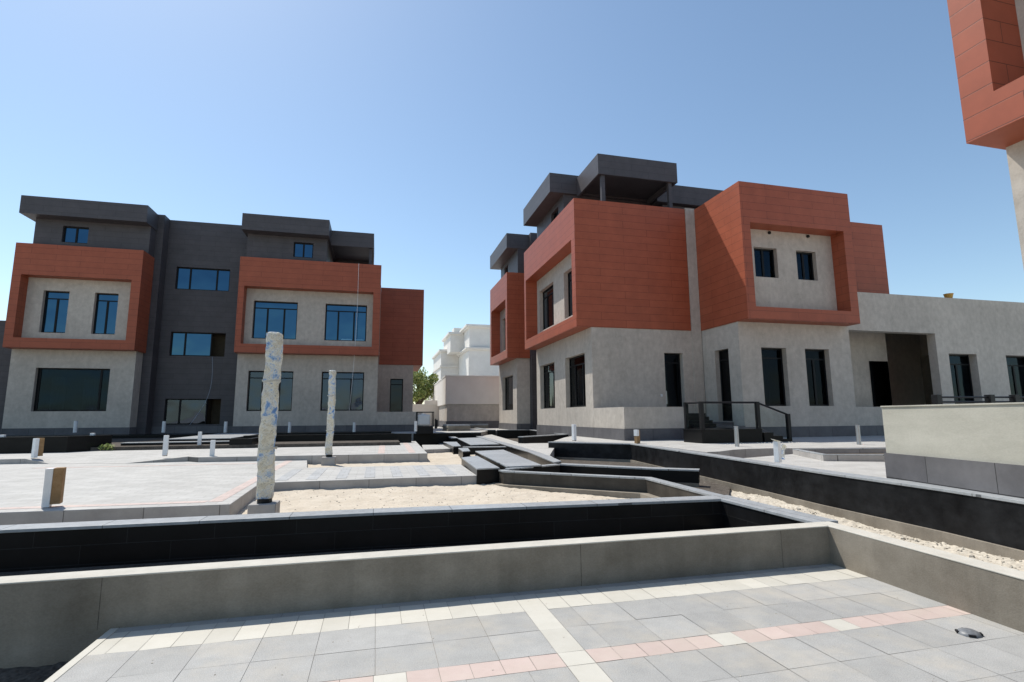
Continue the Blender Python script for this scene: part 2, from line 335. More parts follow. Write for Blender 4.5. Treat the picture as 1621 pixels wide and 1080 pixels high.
def near_block(v, extra_rooms=True):
    """block with the wide picture frame, side box, roof terrace canopy"""
    ups = [(-7.68, -5.1, 6.47, 8.87), (-3.42, -.84, 6.47, 8.87)]
    gfs = [(-7.73, -5.15, 2.0, 4.46), (-3.47, -.88, 2.0, 4.46)]
    w = MB(); wall(w, 'x', .7, -8.4, -.03, Z0, 11.25, ups+gfs, .35, 1)
    door = (4.25, 5.2, 1.32, 4.43)
    wall(w, 'y', -.03, 1.05, 5.72, Z0, 11.25, [door], .35, -1)
    w.build('wall', M['plaster'], v)
    for h in ups: window(v, 'x', .7, *h, 1, 'triple', 'glassblue')
    if not extra_rooms:
        MB().box(-2.4, -1.75, .925, .945, 6.53, 6.63).build('protective_film', M['bluefilm'], v); MB().box(-1.55, -1.0, .925, .945, 6.53, 6.62).build('protective_film', M['bluefilm'], v)
    for h in gfs: window(v, 'x', .7, *h, 1, 'triple', 'glassdark' if extra_rooms else 'glassmid')
    dr = window(v, 'y', -.03, *door, -1, 'single', 'doorglass', .25, 'door')
    MB().box(-.26, -.24, 4.38, 4.42, 2.1, 2.7).build('handle', M['steel'], dr)
    w2 = MB(); wall(w2, 'y', -8.1, 1.05, 6, Z0, 11.25, [], .3, 1); w2.box(-8.05, -.4, 6.3, 6.5, Z0, 11.2); w2.build('rear_wall', M['plaster'], v)
    # terracotta picture frame
    f = MB(); ring(f, 'x', 0, 1, -8.45, 0, 5.5, 11.45, (-8.12, -.46, 6.04, 9.62), .698)
    f.box(-.029, 0, .70, 5.70, 5.5, 11.45); f.box(-8.45, -8.415, .70, 2.6, 5.5, 11.45)
    f.build('frame_cladding', M['terracotta'], v)
    # column strip
    m_ = MB(); m_.box(-.5, .03, 5.72, 6.2, Z0, 11.5); m_.box(-.6, -.01, 6.2, 6.3, Z0, 11.4); m_.build('column', M['plaster'], v)
    # plinth
    p = MB(); p.box(-8.43, .0, .665, .695, Z0-.6, 1.09); p.box(-.025, .005, .70, 4.2, Z0-.6, 1.09); p.box(-.025, .005, 5.25, 5.715, Z0-.6, 1.09); p.build('plinth', M['plinth'], v)
    # roof deck
    MB().box(-8.38, -.05, .74, 12, 11.16, 11.28).build('roof', M['plinth'], v)
    # upper storey
    a = MB(); wall(a, 'x', .8, -8.3, -3.5, 11.28, 13.2, [(-5.55, -4.35, 11.87, 12.87)], .3, 1)
    a.box(-3.8, -3.5, 1.1, 14, 11.28, 13.2); a.box(-8.3, -8.0, 1.1, 14, 11.28, 13.2); a.box(-3.5, -3.1, 6.4, 14, 11.28, 13.0)
    a.build('upper_wall', M['charcoal'], v)
    window(v, 'x', .8, -5.55, -4.35, 11.87, 12.87, 1, 'pair', 'glassblue', .15)
    r = MB(); r.box(-8.5, -3.35, .0, 14.3, 13.2, 14.25); r.box(-3.35, -2.8, 5.9, 14.3, 13.03, 14.07); r.build('fascia', M['charcoal'], v)
    cn = MB(); cn.box(-3.34, -.55, 1.5, 1.62, 13.05, 14.08); cn.box(-.67, -.55, 1.62, 5.75, 13.05, 14.08); cn.box(-3.34, -.67, 5.6, 5.75, 13.05, 14.08); cn.box(-3.34, -.67, 1.62, 5.6, 13.3, 13.5)
    cn.build('canopy', M['charcoal'], v)
    for y in (1.7, 5.3): MB().box(-.84, -.66, y, y+.18, 11.28, 13.3).build('post', M['charcoal'], v)
    # side box (projects to the side)
    w = MB(); up2 = [(7.3, 8.48, 7.52, 8.86), (9.5, 10.56, 7.52, 8.86)]; gf2 = [(7.3, 8.56, 1.95, 4.43), (9.53, 10.8, 1.95, 4.43)]
    wall(w, 'y', 2.6, 6.24, 11.86, Z0, 11.25, up2+gf2, .3, -1)
    sd_ = (.9, 1.86, 1.32, 4.45); wall(w, 'x', 6.24, .03, 2.3, Z0, 5.6, [sd_], .3, 1)
    w.box(.03, 2.6, 11.56, 11.86, Z0, 7) if not extra_rooms else None
    w.build('side_wall', M['plaster'], v)
    for h in up2: window(v, 'y', 2.6, *h, -1, 'pair', 'glassdark', .2)
    for i, h in enumerate(gf2): window(v, 'y', 2.6, *h, -1, 'double' if i else 'single', 'glassblack', .25)
    dr = window(v, 'x', 6.24, *sd_, 1, 'single', 'doorglass', .22, 'door')
    for y in (8.15, 10.2): MB().tube([(2.6, y, 9.55), (2.66, y, 9.55)], .07, 10).build('wall_lamp', M['black'], v)
    f = MB(); ring(f, 'y', 3.3, -1, 6.2, 11.9, 5.5, 11.45, (6.62, 11.47, 6.03, 9.66), .698)
    f.box(.035, 2.598, 6.2, 6.235, 5.5, 11.45); f.box(.035, 2.6, 11.865, 11.9, 7.1, 11.45); f.box(.035, 2.6, 6.235, 11.86, 11.25, 11.4)
    f.build('side_frame_cladding', M['terracotta'], v)
    p = MB(); p.box(2.605, 2.635, 6.21, 11.8, Z0-.6, 1.09); p.box(.035, .88, 6.205, 6.235, Z0-.6, 1.09); p.box(1.88, 2.6, 6.205, 6.235, Z0-.6, 1.09); p.build('plinth', M['plinth'], v)
    # terrace parapet
    t = MB(); t.box(-.02, 2.9, .7, .9, 1.09, 1.92); t.box(2.7, 2.9, .9, 3.45, 1.09, 1.92); t.build('parapet', M['plaster'], v)
    t = MB(); t.box(.01, 2.93, .67, .9, Z0-.6, 1.085); t.box(2.7, 2.93, .9, 3.45, Z0-.6, 1.085); t.build('plinth', M['plinth'], v)
    t = MB(); t.box(.01, 2.69, .91, 6.2, Z0-.6, 1.15)
    for k in range(4): t.box(-.02, 2.0-k*.0, 3.6+k*.3, 6.19, 1.15+k*.0, 1.152+.0) if False else None
    t.box(.01, 1.95, 3.8, 6.2, 1.15, 1.3)
    t.build('terrace_floor', M['plinth'], v)
    if extra_rooms:
        MB().box(-5, .5, 11.9, 17.1, 7.05, 11.45).build('rear_box_cladding', M['terracotta'], v)
        w = MB(); wins = [(17.7, 19.45, 1.95, 4.41), (21.35, 23.3, 1.95, 4.41)]
        wall(w, 'y', 2.6, 11.86, 27, Z0, 7.12, [(11.98, 17.0, 1.91, 5.34)]+wins, .4, -1)
        w.box(-5, 2.2, 11.9, 27, 6.85, 7.05); w.box(.35, .6, 11.7, 16.4, 1.2, 6.85); w.box(-2.2, -2.0, 16.2, 22.2, 1.2, 6.85); w.box(-2.0, 2.2, 22.0, 22.2, 1.2, 6.85)
        w.box(-2.0, .35, 16.2, 16.4, 1.2, 6.85)
        w.build('annex_wall', M['plaster'], v)
        for h in wins: window(v, 'y', 2.6, *h, -1, 'mirrorpair', 'glassdark', .35)
        d = MB().box(.605, .64, 15.2, 16.35, 1.25, 4.2); d.build('door', M['doorglass'], v)
        MB().box(2.605, 2.635, 11.81, 27, Z0-.6, 1.09).build('plinth', M['plinth'], v)

def far_block(v, x0, x1, annex=False):
    """block with the narrower picture frame and its upper storey"""
    k = (x1-x0)/6.3
    X = lambda t: x0+(t+19.93)*k
    ups = [(X(-18.72), X(-17.45), 6.47, 8.92), (X(-16.18), X(-14.98), 6.47, 8.92)]; gfs = [(X(-18.64), X(-15.02), 2.02, 4.46)]
    w = MB(); wall(w, 'x', .7, x0+.05, x1-.15, Z0, 11.25, ups+gfs, .35, 1)
    w.box(x1-.45, x1-.15, 1.05, 1.62, Z0, 5.6); w.box(x0+.05, x0+.35, 1.05, 9, Z0, 11.2)
    w.build('wall', M['plaster'], v)
    for h in ups: window(v, 'x', .7, *h, 1, 'double', 'glassblue')
    window(v, 'x', .7, *gfs[0], 1, 'big', 'glassdark')
    f = MB(); ring(f, 'x', 0, 1, x0, x1, 5.5, 11.45, (x0+.42, x1-.48, 6.06, 9.64), .698)
    f.box(x1-.1, x1, .70, 1.6, 5.5, 11.45); f.box(x0, x0+.045, .70, 9, 5.5, 11.45); f.box(x0+.045, x1-.1, .70, 1.6, 5.5, 5.6) if False else None
    f.build('frame_cladding', M['terracotta'], v)
    p = MB(); p.box(x0+.03, x1-.12, .665, .695, Z0-.6, 1.09); p.box(x1-.145, x1-.115, .70, 1.6, Z0-.6, 1.09); p.build('plinth', M['plinth'], v)
    MB().box(x0+.05, x1-.05, .74, 9, 11.16, 11.28).build('roof', M['plinth'], v)
    a = MB(); wa = (X(-18.2), X(-16.9), 11.87, 12.87)
    wall(a, 'x', .8, x0+.35, x1-.05, 11.28, 13.2, [wa], .3, 1); a.box(x1-.35, x1-.05, 1.1, 2.6, 11.28, 13.2); a.box(x0+.35, x0+.65, 1.1, 9, 11.28, 13.2)
    a.build('upper_wall', M['charcoal'], v)
    window(v, 'x', .8, *wa, 1, 'pair', 'glassblue', .15)
    MB().box(x0-.05, x1, 0, 9.3, 13.2, 14.25).build('fascia', M['charcoal'], v)
    if annex:
        w = MB(); w.box(x0-9, x0+.03, 2.4, 8, Z0, 7.35); w.build('annex_wall', M['charcoal'], v)

def tower(v, xa, xb):
    """charcoal stair tower between the blocks; xa = right side of far block, xb = left side of near block"""
    h1 = (xa+.95, xb-1.1, 9.76, 11.23); h2 = (xa+.95, xb-1.1, 5.48, 7.0); h3 = (xa+.95, xb-1.1, 1.2, 2.79)
    m = h1[0]+(h1[1]-h1[0])*.74
    w = MB(); wall(w, 'x', 2.5, xa, xb+.4, Z0, 14.3, [h1, h2, h3], .4, 1)
    w.box(xa-.5, xa+.35, 1.63, 2.498, Z0, 14.3); w.box(xa, xb+.3, 2.9, 8, 14.0, 14.25)
    w.build('stair_tower', M['charcoal'], v)
    window(v, 'x', 2.5, *h1, 1, 'strip', 'glassblue', .15)
    for h in (h2, h3):
        window(v, 'x', 2.5, h[0], m, h[2], h[3], 1, 'strip2', 'glassblue' if h is h2 else 'glassmid', .15)
        n_ = MB(); n_.box(m-1.2, h[1]+.3, 3.6, 3.65, h[2]-.3, h[3]+.3); n_.box(h[1]+.02, h[1]+.3, 2.9, 3.6, h[2]-.3, h[3]+.3); n_.box(m-1.2, h[1]+.02, 2.9, 3.6, h[3]+.02, h[3]+.3); n_.box(m-1.2, h[1]+.02, 2.9, 3.6, h[2]-.3, h[2]-.02); n_.build('niche_back', M['brownint'], v)
    MB().box(xa+.36, xb+.3, 2.465, 2.495, Z0-.6, 1.09).build('plinth', M['plinth'], v)
    MB().box(xa+2.4, xa+4.3, 4, 6, 14.25, 14.75).build('roof_hatch', M['white'], v)

vL = empty('villa', (.05, 34.6, 0)); near_block(vL, False); far_block(vL, -19.98, -13.68, True); tower(vL, -13.68, -8.5)
tag(vL, 'left villa seen front on, two terracotta framed blocks either side of a charcoal stair tower', 'villa')
vR = empty('villa', (8.45, 21.5, 0), -math.pi/2); near_block(vR, True); far_block(vR, -18.4, -12.85); tower(vR, -12.85, -8.5)
tag(vR, 'right villa seen at its corner, large terracotta boxes over beige walls with a long annex', 'villa')
vN = empty('villa', (8.24, -14.6, 0), -math.pi/2); far_block(vN, -19.95, -13.65); tower(vN, -13.65, -8.6)
tag(vN, 'terracotta overhanging corner of the nearest villa cut off by the top right edge', 'villa')

def thing(mb, name, m, label, cat, bevel=0, group=None, parts=None):
    o = mb.build(name, m, None, bevel); tag(o, label, cat, group); return o
def setting(mb, name, m, bevel=0):
    o = mb.build(name, m, None, bevel); tag(o, kind='structure'); return o

# ================================================================ GROUND
def grid(x0, x1, y0, y1, nx, ny, fn, keep=None):
    mb = MB(); dx = (x1-x0)/nx; dy = (y1-y0)/ny
    H = [[fn(x0+i*dx, y0+j*dy) for j in range(ny+1)] for i in range(nx+1)]
    for i in range(nx):
        for j in range(ny):
            if keep and not keep(x0+(i+.5)*dx, y0+(j+.5)*dy): continue
            mb.q([(x0+i*dx, y0+j*dy, H[i][j]), (x0+(i+1)*dx, y0+j*dy, H[i+1][j]), (x0+(i+1)*dx, y0+(j+1)*dy, H[i+1][j+1]), (x0+i*dx, y0+(j+1)*dy, H[i][j+1])])
    return mb
g = MB(); g.q([(-900, -900, -.45), (900, -900, -.45), (900, 900, -.45), (-900, 900, -.45)]); setting(g, 'ground', M['sand'])
def nz(x, y, s): return noise.noise(Vector((x*s, y*s, 3.1)))
def sandz(x, y):
    base = -.01 + max(0, min(1, (y-9.5)/4.5))*.16
    foot = 0
    return base + .035*nz(x, y, .7) + .022*nz(x, y, 2.6) + .016*nz(x, y, 8) + .007*nz(x, y, 19)
sb = grid(-4, 5.2, 7.3, 22.5, 184, 304, sandz).build('sand', M['sand'], None, smooth=True); tag(sb, kind='structure')
# rubble strip between the low rendered wall and the long black wall
def rubz(x, y):
    t = max(0, (nz(x, y, 1.1)+.15)); return -.075 + .08*t + .035*abs(nz(x, y, 6)) + .03*abs(nz(x, y, 15)) + .02*abs(nz(x, y, 31)) + .09*max(0, min(1, (x-5.2)/1.8))*max(0, .35+nz(x+5, y, .8))
rb = grid(4.7, 8.6, -1, 13.4, 156, 576, rubz).build('rubble_strip', M['rubble'], None, smooth=True); tag(rb, kind='structure')
# loose stones on the rubble strip: uncountable scatter
st = MB()
for k in range(2200):
    y = random.uniform(2.5, 11.5); x = 5.0+random.random()**.7*2.05; r = random.uniform(.005, .02)*(1.0 if random.random() < .93 else 2.2)
    z = rubz(x, y)+r*.3; a = random.uniform(0, 3)
    pts = [Vector((math.cos(a+i*2*math.pi/5)*r*random.uniform(.7, 1.2), math.sin(a+i*2*math.pi/5)*r*random.uniform(.7, 1.2), 0)) for i in range(5)]
    top = Vector((x+r*.1, y, z+r*random.uniform(.4, .8))); tn = random.uniform(.7, 1.2)
    for i in range(5):
        p, q_ = pts[i], pts[(i+1) % 5]; b0, b1 = (x+p.x, y+p.y, z-r*.4), (x+q_.x, y+q_.y, z-r*.4)
        m0, m1 = (x+p.x*.8, y+p.y*.8, z+r*.3), (x+q_.x*.8, y+q_.y*.8, z+r*.3)
        st.q([b0, b1, m1, m0], 0, tn); st.q([m0, m1, top], 0, tn)
o = st.build('loose_stones', M['rubble'], None, merge=False); tag(o, 'broken pale stones scattered along the rubble strip', 'stones', kind='stuff')

def pebbles(n, xr, yr, zf, rr, seed):
    rnd = random.Random(seed); mb = MB()
    for k in range(n):
        x = rnd.uniform(*xr); y = rnd.uniform(*yr); r = rnd.uniform(*rr); z = zf(x, y)
        ring_ = [(x+math.cos(i*1.2566+k)*r*rnd.uniform(.7, 1.2), y+math.sin(i*1.2566+k)*r*rnd.uniform(.7, 1.2)) for i in range(5)]
        tp = (x, y, z+r*rnd.uniform(.5, 1.0)); tn = rnd.uniform(.5, 1.1)
        for i in range(5):
            p, q_ = ring_[i], ring_[(i+1) % 5]; mb.q([(*p, z-.005), (*q_, z-.005), (q_[0], q_[1], z+r*.3), (p[0], p[1], z+r*.3)], 0, tn); mb.q([(p[0], p[1], z+r*.3), (q_[0], q_[1], z+r*.3), tp], 0, tn)
    return mb
o = pebbles(700, (-2.0, 5.0), (7.7, 12.0), sandz, (.004, .018), 4).build('pebbles', M['rubble'], None, merge=False); tag(o, 'small stones scattered over the sand bed', 'pebbles', kind='stuff')
# near pad of tiles
pad = MB(); T = .4; gp = .0016
pad.q([(-1.9, -2.5, -.004), (4.85, -2.5, -.004), (4.85, 5.0, -.004), (-1.9, 5.0, -.004)], 3)
def tile(x0, x1, y0, y1, mi):
    x1 = min(x1, 4.84); x0 = max(x0, -1.87)
    if x1-x0 < .02: return
    h_ = [random.uniform(-.0012, .0012) for _ in range(4)]
    pad.q([(x0+gp, y0+gp, h_[0]), (x1-gp, y0+gp, h_[1]), (x1-gp, y1-gp, h_[2]), (x0+gp, y1-gp, h_[3])], mi, random.uniform(.93, 1.05))
def row(y0, y1, w, mi, xs, skip=True):
    x = xs
    while x > -2.4: x -= w
    while x < 4.9:
        a, b = x, x+w
        if skip and b > 1.24 and a < 1.44:
            if a < 1.24: tile(a, 1.24, y0, y1, mi)
            if b > 1.44: tile(1.44, b, y0, y1, mi)
        else: tile(a, b, y0, y1, mi)
        x += w
row(4.86, 4.98, .4, 0, .1, False); row(4.46, 4.86, .2, 1, 1.24, False)
y = 4.46
for k, dx in enumerate((.0, .0)): row(y-.4, y, .4, 0, 1.24 + dx); tile(1.24, 1.44, y-.4, y, 1); y -= .4
# pink band with cream inserts
ins = [-1.97, -.97, .03, 1.24, 2.40, 3.40]
edges = []
for i_, a_ in enumerate(ins):
    tile(a_, a_+.2, y-.2, y, 1)
    b_ = ins[i_+1] if i_+1 < len(ins) else 4.84
    nn = max(1, round((b_-a_-.2)/.2)); w_ = (b_-a_-.2)/nn
    for q_ in range(nn): tile(a_+.2+q_*w_, a_+.2+(q_+1)*w_, y-.2, y, 2)
y -= .2
while y > -2.3:
    row(y-.4, y, .4, 0, 1.38); tile(1.24, 1.44, y-.4, y, 1); y -= .4
pe = MB()
po = pad.build('paving', [M['tile_grey'], M['tile_cream'], M['tile_pink'], M['joint']], None, merge=False); tag(po, kind='structure')
e = MB(); e.box(-1.93, -1.87, -2.5, 4.95, -.3, .004); o = setting(e, 'paving_edge', M['tile_cream'], .004)
sl = grid(-9, -1.93, -2, 5.0, 140, 140, lambda x, y: -.30+.06*nz(x, y, .9)+.035*nz(x, y, 4)+.02*nz(x, y, 11)+.10*max(0, (y-4.4)/.6)).build('soil', M['soil'], None, smooth=True); tag(sl, kind='structure')

o = pebbles(160, (-1.7, 4.6), (2.6, 4.9), lambda x, y: .001, (.002, .006), 9).build('grit', M['rubble'], None, merge=False); tag(o, 'loose grit on the tiled pad', 'grit', kind='stuff')
# plazas
P1 = [(-34, 9.75), (-5.2, 9.45), (-2.16, 9.3), (-2.27, 12.12), (2.26, 12.1), (2.34, 15.02), (-1.74, 15.3), (-2.1, 18.3), (-2.1, 20.8), (-34, 20.8)]
m = MB(); m.prism(P1, -.4, .27, 1, 0); o = m.build('plaza_paving', [M['plaza'], M['kerb']], None, .012); tag(o, kind='structure')
P2 = [(-34, 19.6), (-10.2, 19.3), (-10.2, 20.6), (-5.6, 20.0), (-5.6, 18.6), (-5.2, 18.2), (1.65, 17.6), (1.9, 26.4), (-34, 27)]
m = MB(); m.prism(P2, -.4, .42, 1, 0); o = m.build('rear_plaza_paving', [M['plaza'], M['kerb']], None, .012); tag(o, kind='structure')
m = MB(); m.q([(-9.4, 19.0, .274), (-7.2, 18.4, .274), (-5.6, 20.0, .42), (-10.2, 20.6, .42)]); m.q([(-10.2, 19.3, .42), (-9.4, 19.0, .274), (-10.2, 20.6, .42)]); m.q([(-7.2, 18.4, .274), (-5.6, 18.6, .42), (-5.6, 20, .42)])
m.q([(-7.2, 18.4, .2), (-5.6, 18.6, .2), (-5.6, 18.6, .42), (-7.2, 18.4, .274)], 1); m.q([(-10.2, 19.3, .2), (-9.4, 19.0, .2), (-9.4, 19.0, .274), (-10.2, 19.3, .42)], 1)
o = m.build('ramp', [M['plaza'], M['kerb']], None); tag(o, kind='structure')
# bands laid in the plaza
m = MB()
def strip(x0, x1, y0, y1, z, mi): m.prism([(x0, y0), (x1, y0), (x1, y1), (x0, y1)], z, z+.004, mi)
def sstrip(a, b, w, z, mi):
    d = (Vector(b)-Vector(a)).normalized(); n_ = Vector((-d.y, d.x))*w
    m.prism([a, b, (b[0]+n_.x, b[1]+n_.y), (a[0]+n_.x, a[1]+n_.y)], z, z+.004, mi)
sstrip((-2.36, 9.62), (-2.47, 17.9), .2, .27, 0); sstrip((-5.2, 9.72), (-2.6, 9.57), .2, .27, 0); sstrip((-34, 10.0), (-5.2, 9.72), .2, .27, 0)
sstrip((-9, 17.4), (-2.75, 17.0), .2, .27, 0)
for xx in (1.0, .0): sstrip((xx+.3, 18.0), (xx+.45, 25.6), .22, .42, 0)
x = -2.05
while x < 2.1:
    strip(x, x+.24, 12.4, 14.9, .27, 1); x += .61
o = m.build('paving_bands', [M['plazapink'], M['plazagrey']], None); tag(o, kind='structure')
# small lower landing beside the retaining wall
m = MB(); m.prism([(1.86, 21.6), (3.03, 21.95), (3.3, 24.9), (2.1, 25.2)], -.3, .30, 1, 0); o = m.build('side_paving', [M['plaza'], M['kerb']], None, .01); tag(o, kind='structure')

# upper plaza round the right villa (level .65) and far terrace
Ew = [(6.6, -3), (6.93, 4.41), (7.10, 5.44), (7.28, 7.53), (7.83, 11.5), (8.47, 16.81), (6.26, 19.08)]
UPc = [(8.3, 12.2), (8.8, 12.35), (9.2, 12.6), (9.6, 12.85), (10.2, 13.0), (10.9, 13.0), (11.6, 12.8), (13.9, 12.3), (90, 12.3), (90, 120), (-90, 120), (-90, 33.0), (1.0, 33.0), (1.9, 31.1), (5.9, 31.0), (7.2, 34.6), (10.2, 34.6), (9.45, 24.6), (8.0, 22.2), (6.55, 19.35), (8.72, 16.95), (8.4, 13.2)]
m = MB(); m.prism(UPc, -.3, .65, 1, 0); o = m.build('upper_plaza_paving', [M['plaza'], M['kerb']], None, .01); tag(o, kind='structure')
m = MB(); m.prism([(6.85, -3), (7.2, 4.4), (7.55, 7.5), (8.05, 11.5), (14.1, 13.6), (60, 13.6), (60, -3)], -.3, .50, 1, 0); o = m.build('lower_plaza_paving', [M['plaza'], M['kerb']], None); tag(o, kind='structure')
# mid terrace beside the water channel
m = MB(); m.prism([(4.95, 15.2), G(877, 725, .42), G(870, 721, .42), (6.6, 19.35), (8.0, 22.2), (6.2, 22.6), (7.3, 34), (6.0, 32), (5.25, 25.4), (5.2, 19.0)], -.3, .42, 1, 0); o = m.build('mid_terrace_paving', [M['plaza'], M['kerb']], None); tag(o, kind='structure')

# ================================================================ LOW WALLS, PLANTERS, BASINS
def band(pts, t):
    """polygon of a strip of width t to the left of the polyline (mitred)"""
    P = [Vector(p[:2]) for p in pts]; out = []
    for i, p in enumerate(P):
        d1 = (P[i]-P[i-1]).normalized() if i else (P[1]-P[0]).normalized(); d2 = (P[i+1]-P[i]).normalized() if i < len(P)-1 else d1
        n1 = Vector((-d1.y, d1.x)); n2 = Vector((-d2.y, d2.x)); b = (n1+n2).normalized(); out.append(p+b*(t/max(.35, b.dot(n1))))
    return [tuple(p) for p in P], [tuple(p) for p in out]
def strip_prism(mb, pts, t, z0, z1, mi=0, mtop=None):
    a, b = band(pts, t); mt = mi if mtop is None else mtop; n = len(a); s_ = 1 if t > 0 else -1
    def Q(p, k=mi): mb.q(p if s_ > 0 else p[::-1], k)
    for i in range(n-1):
        Q([(*a[i], z0), (*a[i+1], z0), (*a[i+1], z1), (*a[i], z1)]); Q([(*b[i+1], z0), (*b[i], z0), (*b[i], z1), (*b[i+1], z1)])
        Q([(*a[i], z1), (*a[i+1], z1), (*b[i+1], z1), (*b[i], z1)], mt); Q([(*a[i+1], z0), (*a[i], z0), (*b[i], z0), (*b[i+1], z0)])
    Q([(*b[0], z0), (*a[0], z0), (*a[0], z1), (*b[0], z1)]); Q([(*a[-1], z0), (*b[-1], z0), (*b[-1], z1), (*a[-1], z1)])
    return mb
def low_wall(name, pts, t, z0, z1, label, cat, wm='granite', cap=.035, over=.012, foot=None, capm='coping', bevel=.004, footw=.05):
    root = empty(name, (0, 0, 0)); tag(root, label, cat)
    strip_prism(MB(), pts, t, z0, z1-cap, 0).build('wall_face', M[wm], root)
    # coping, a little wider than the wall
    P = [Vector(p[:2]) for p in pts]; d0 = (P[1]-P[0]).normalized(); d1 = (P[-1]-P[-2]).normalized()
    s_ = 1 if t > 0 else -1
    a, b = band([tuple(P[0]-d0*over)]+[tuple(p) for p in P[1:-1]]+[tuple(P[-1]+d1*over)], -s_*over)
    strip_prism(MB(), b, t+s_*2*over, z1-cap, z1, 0).build('coping', M[capm], root, bevel)
    if foot:
        fa, fb = band(pts, -s_*footw); strip_prism(MB(), fb, s_*footw, foot[0], foot[1]).build('footing', M['conc'], root)
    return root
# near rendered wall, its top coloured paler to stand for sunlight
root = empty('low_wall'); tag(root, 'low rendered wall across the foreground with its top coloured as sunlit, in front of the black basin', 'wall')
m = MB(); m.box(-9, 4.83, 4.95, 5.15, -.45, .38); m.build('wall_face', M['conc'], root); MB().box(-9, 4.83, 4.945, 5.155, .38, .392).build('wall_top', M['conctop'], root, .004)
root = empty('low_wall'); tag(root, 'low rendered wall on the right of the tiled pad, running towards the viewer', 'wall')
strip_prism(MB(), [(4.832, 5.16), (4.66, 3.08), (4.2, -2.5)], .19, -.45, .38).build('wall_face', M['conc'], root)
strip_prism(MB(), [(4.832, 5.165), (4.655, 3.08), (4.195, -2.5)], .2, .38, .392).build('wall_top', M['conctop'], root, .004)
wroot = [o for o in D.objects if o.name == 'low_wall'][0]
for xx in (1.93, -2.02, 4.2): MB().box(xx, xx+.004, 4.9485, 4.95, .0, .38).build('crack', M['soil'], wroot)
# black basin behind it
low_wall('basin_wall', [(-9, 7.35), (0, 7.2), (4.9, 6.93), (4.86, 5.18)], .3, -.1, .39, 'long black granite basin wall with grey coping behind the low rendered wall', 'basin', 'basinface')
m = MB(); m.box(-9, 4.85, 5.16, 7.3, -.2, -.06); setting(m, 'basin_floor', M['soil'])
# wall C
low_wall('planter_wall', [(2.76, 12.05), (2.80, 11.78), (5.16, 9.66), (5.02, 7.28)], .16, .1, .385, 'bent black granite planter wall with grey coping standing in the sand', 'planter', 'brownstone', foot=(-.1, .10), footw=.16)
# wall D
low_wall('planter_wall', [(4.5, 12.98), (6.15, 11.25), (6.98, 10.62)], .28, .1, .39, 'short black granite planter wall ending just before the long black wall', 'planter', foot=(-.1, .10))
m = MB(); m.prism([(2.95, 12.0), (5.3, 9.8), (5.3, 7.4), (7.6, 10.4), (8.3, 13), (8.4, 16.7), (6.3, 18.9), (5.1, 15.5), (4.7, 13.2)], -.2, .02); setting(m, 'planter_soil', M['soil'])
# wall E, long
low_wall('retaining_wall', Ew, -.28, .10, .64, 'longest black granite retaining wall, running from the channel to the right edge', 'wall', 'dusty', foot=(-.3, .10), over=.014)
# water channel slabs
def slab(name, poly, z0, z1, label, wm='granite', cat='slab', cap=.03):
    root = empty(name); tag(root, label, cat)
    MB().prism(poly, z0, z1-cap).build('base', M[wm], root)
    c = Vector((sum(p[0] for p in poly)/len(poly), sum(p[1] for p in poly)/len(poly))); q_ = []
    for p in poly:
        d = (Vector(p)-c); q_.append(tuple(Vector(p)+d.normalized()*.012))
    MB().prism(q_, z1-cap, z1).build('top', M['coping'], root, .004)
    return root
slab('granite_bench', [(2.41, 15.35), (2.97, 15.9), (2.78, 12.1), (2.24, 12.03)], .05, .43, 'black granite block with grey top at the end of the striped path')
slab('channel_slab', [(3.24, 17.7), (4.30, 18.1), (3.83, 12.2), (2.95, 12.1)], .15, .45, 'broad grey granite slab covering the channel, nearest of the two')
slab('channel_slab', [(4.05, 27.2), (5.25, 27.6), (4.80, 20.9), (3.62, 20.7)], .15, .50, 'broad grey granite slab covering the channel, farther of the two')
slab('channel_kerb', [(5.82, 33.0), (6.15, 33.0), (5.32, 19.2), (4.96, 15.25), (4.65, 13.15), (4.36, 12.85), (4.86, 17.0), (5.06, 20.7)], .05, .45, 'long grey granite kerb along the right side of the channel', cat='kerb')
slab('granite_step', [(3.02, 24.6), (3.6, 24.4), (3.27, 21.0), (2.96, 20.9)], .05, .45, 'narrow granite step left of the channel slabs, beside the small paved landing')
slab('granite_step', [(4.02, 30.5), (4.4, 30.4), (4.3, 28.6), (3.95, 28.7)], .05, .46, 'smallest granite step at the far end of the channel')
slab('granite_step', [(2.96, 19.6), (3.3, 19.5), (3.1, 17.9), (2.84, 17.8)], .05, .45, 'small granite step between the bench block and the narrow step')
slab('channel_kerb', [(3.29, 20.6), (4.9, 20.4), (4.88, 20.1), (3.27, 20.3)], .05, .44, 'thin granite kerb crossing the channel between its two slabs', cat='kerb')
slab('channel_kerb', [(2.9, 12.02), (4.35, 12.75), (4.4, 12.55), (2.95, 11.86)], .05, .42, 'thin granite kerb closing the near end of the channel', cat='kerb')
m = MB(); m.prism([(2.8, 11.9), (4.6, 12.8), (5.3, 19), (6.0, 33), (3.6, 33), (3.0, 24)], -.2, .13); setting(m, 'channel_floor', M['granite'])
# planters J, K and retaining wall L at the far end of the channel
low_wall('planter_wall', [(7.72, 34.3), (10.05, 34.0), (9.2, 24.75), (6.22, 22.5)], -.26, .05, .71, 'black granite planter with a bent front wall near the right villa', 'planter')
m = MB(); m.prism([(6.3, 22.8), (9.1, 25), (10.0, 34), (7.5, 34.2)], -.1, .16); setting(m, 'planter_soil', M['soil'])
low_wall('planter_wall', [(7.35, 40.5), (7.12, 34.35), (7.62, 34.25)], .25, .3, .72, 'short black granite planter wall behind the far channel slab', 'planter')
low_wall('retaining_wall', [(1.95, 33), (2.1, 31.0), (6.0, 30.9)], .25, -.1, .67, 'black granite retaining wall behind the small paved landing', 'wall')
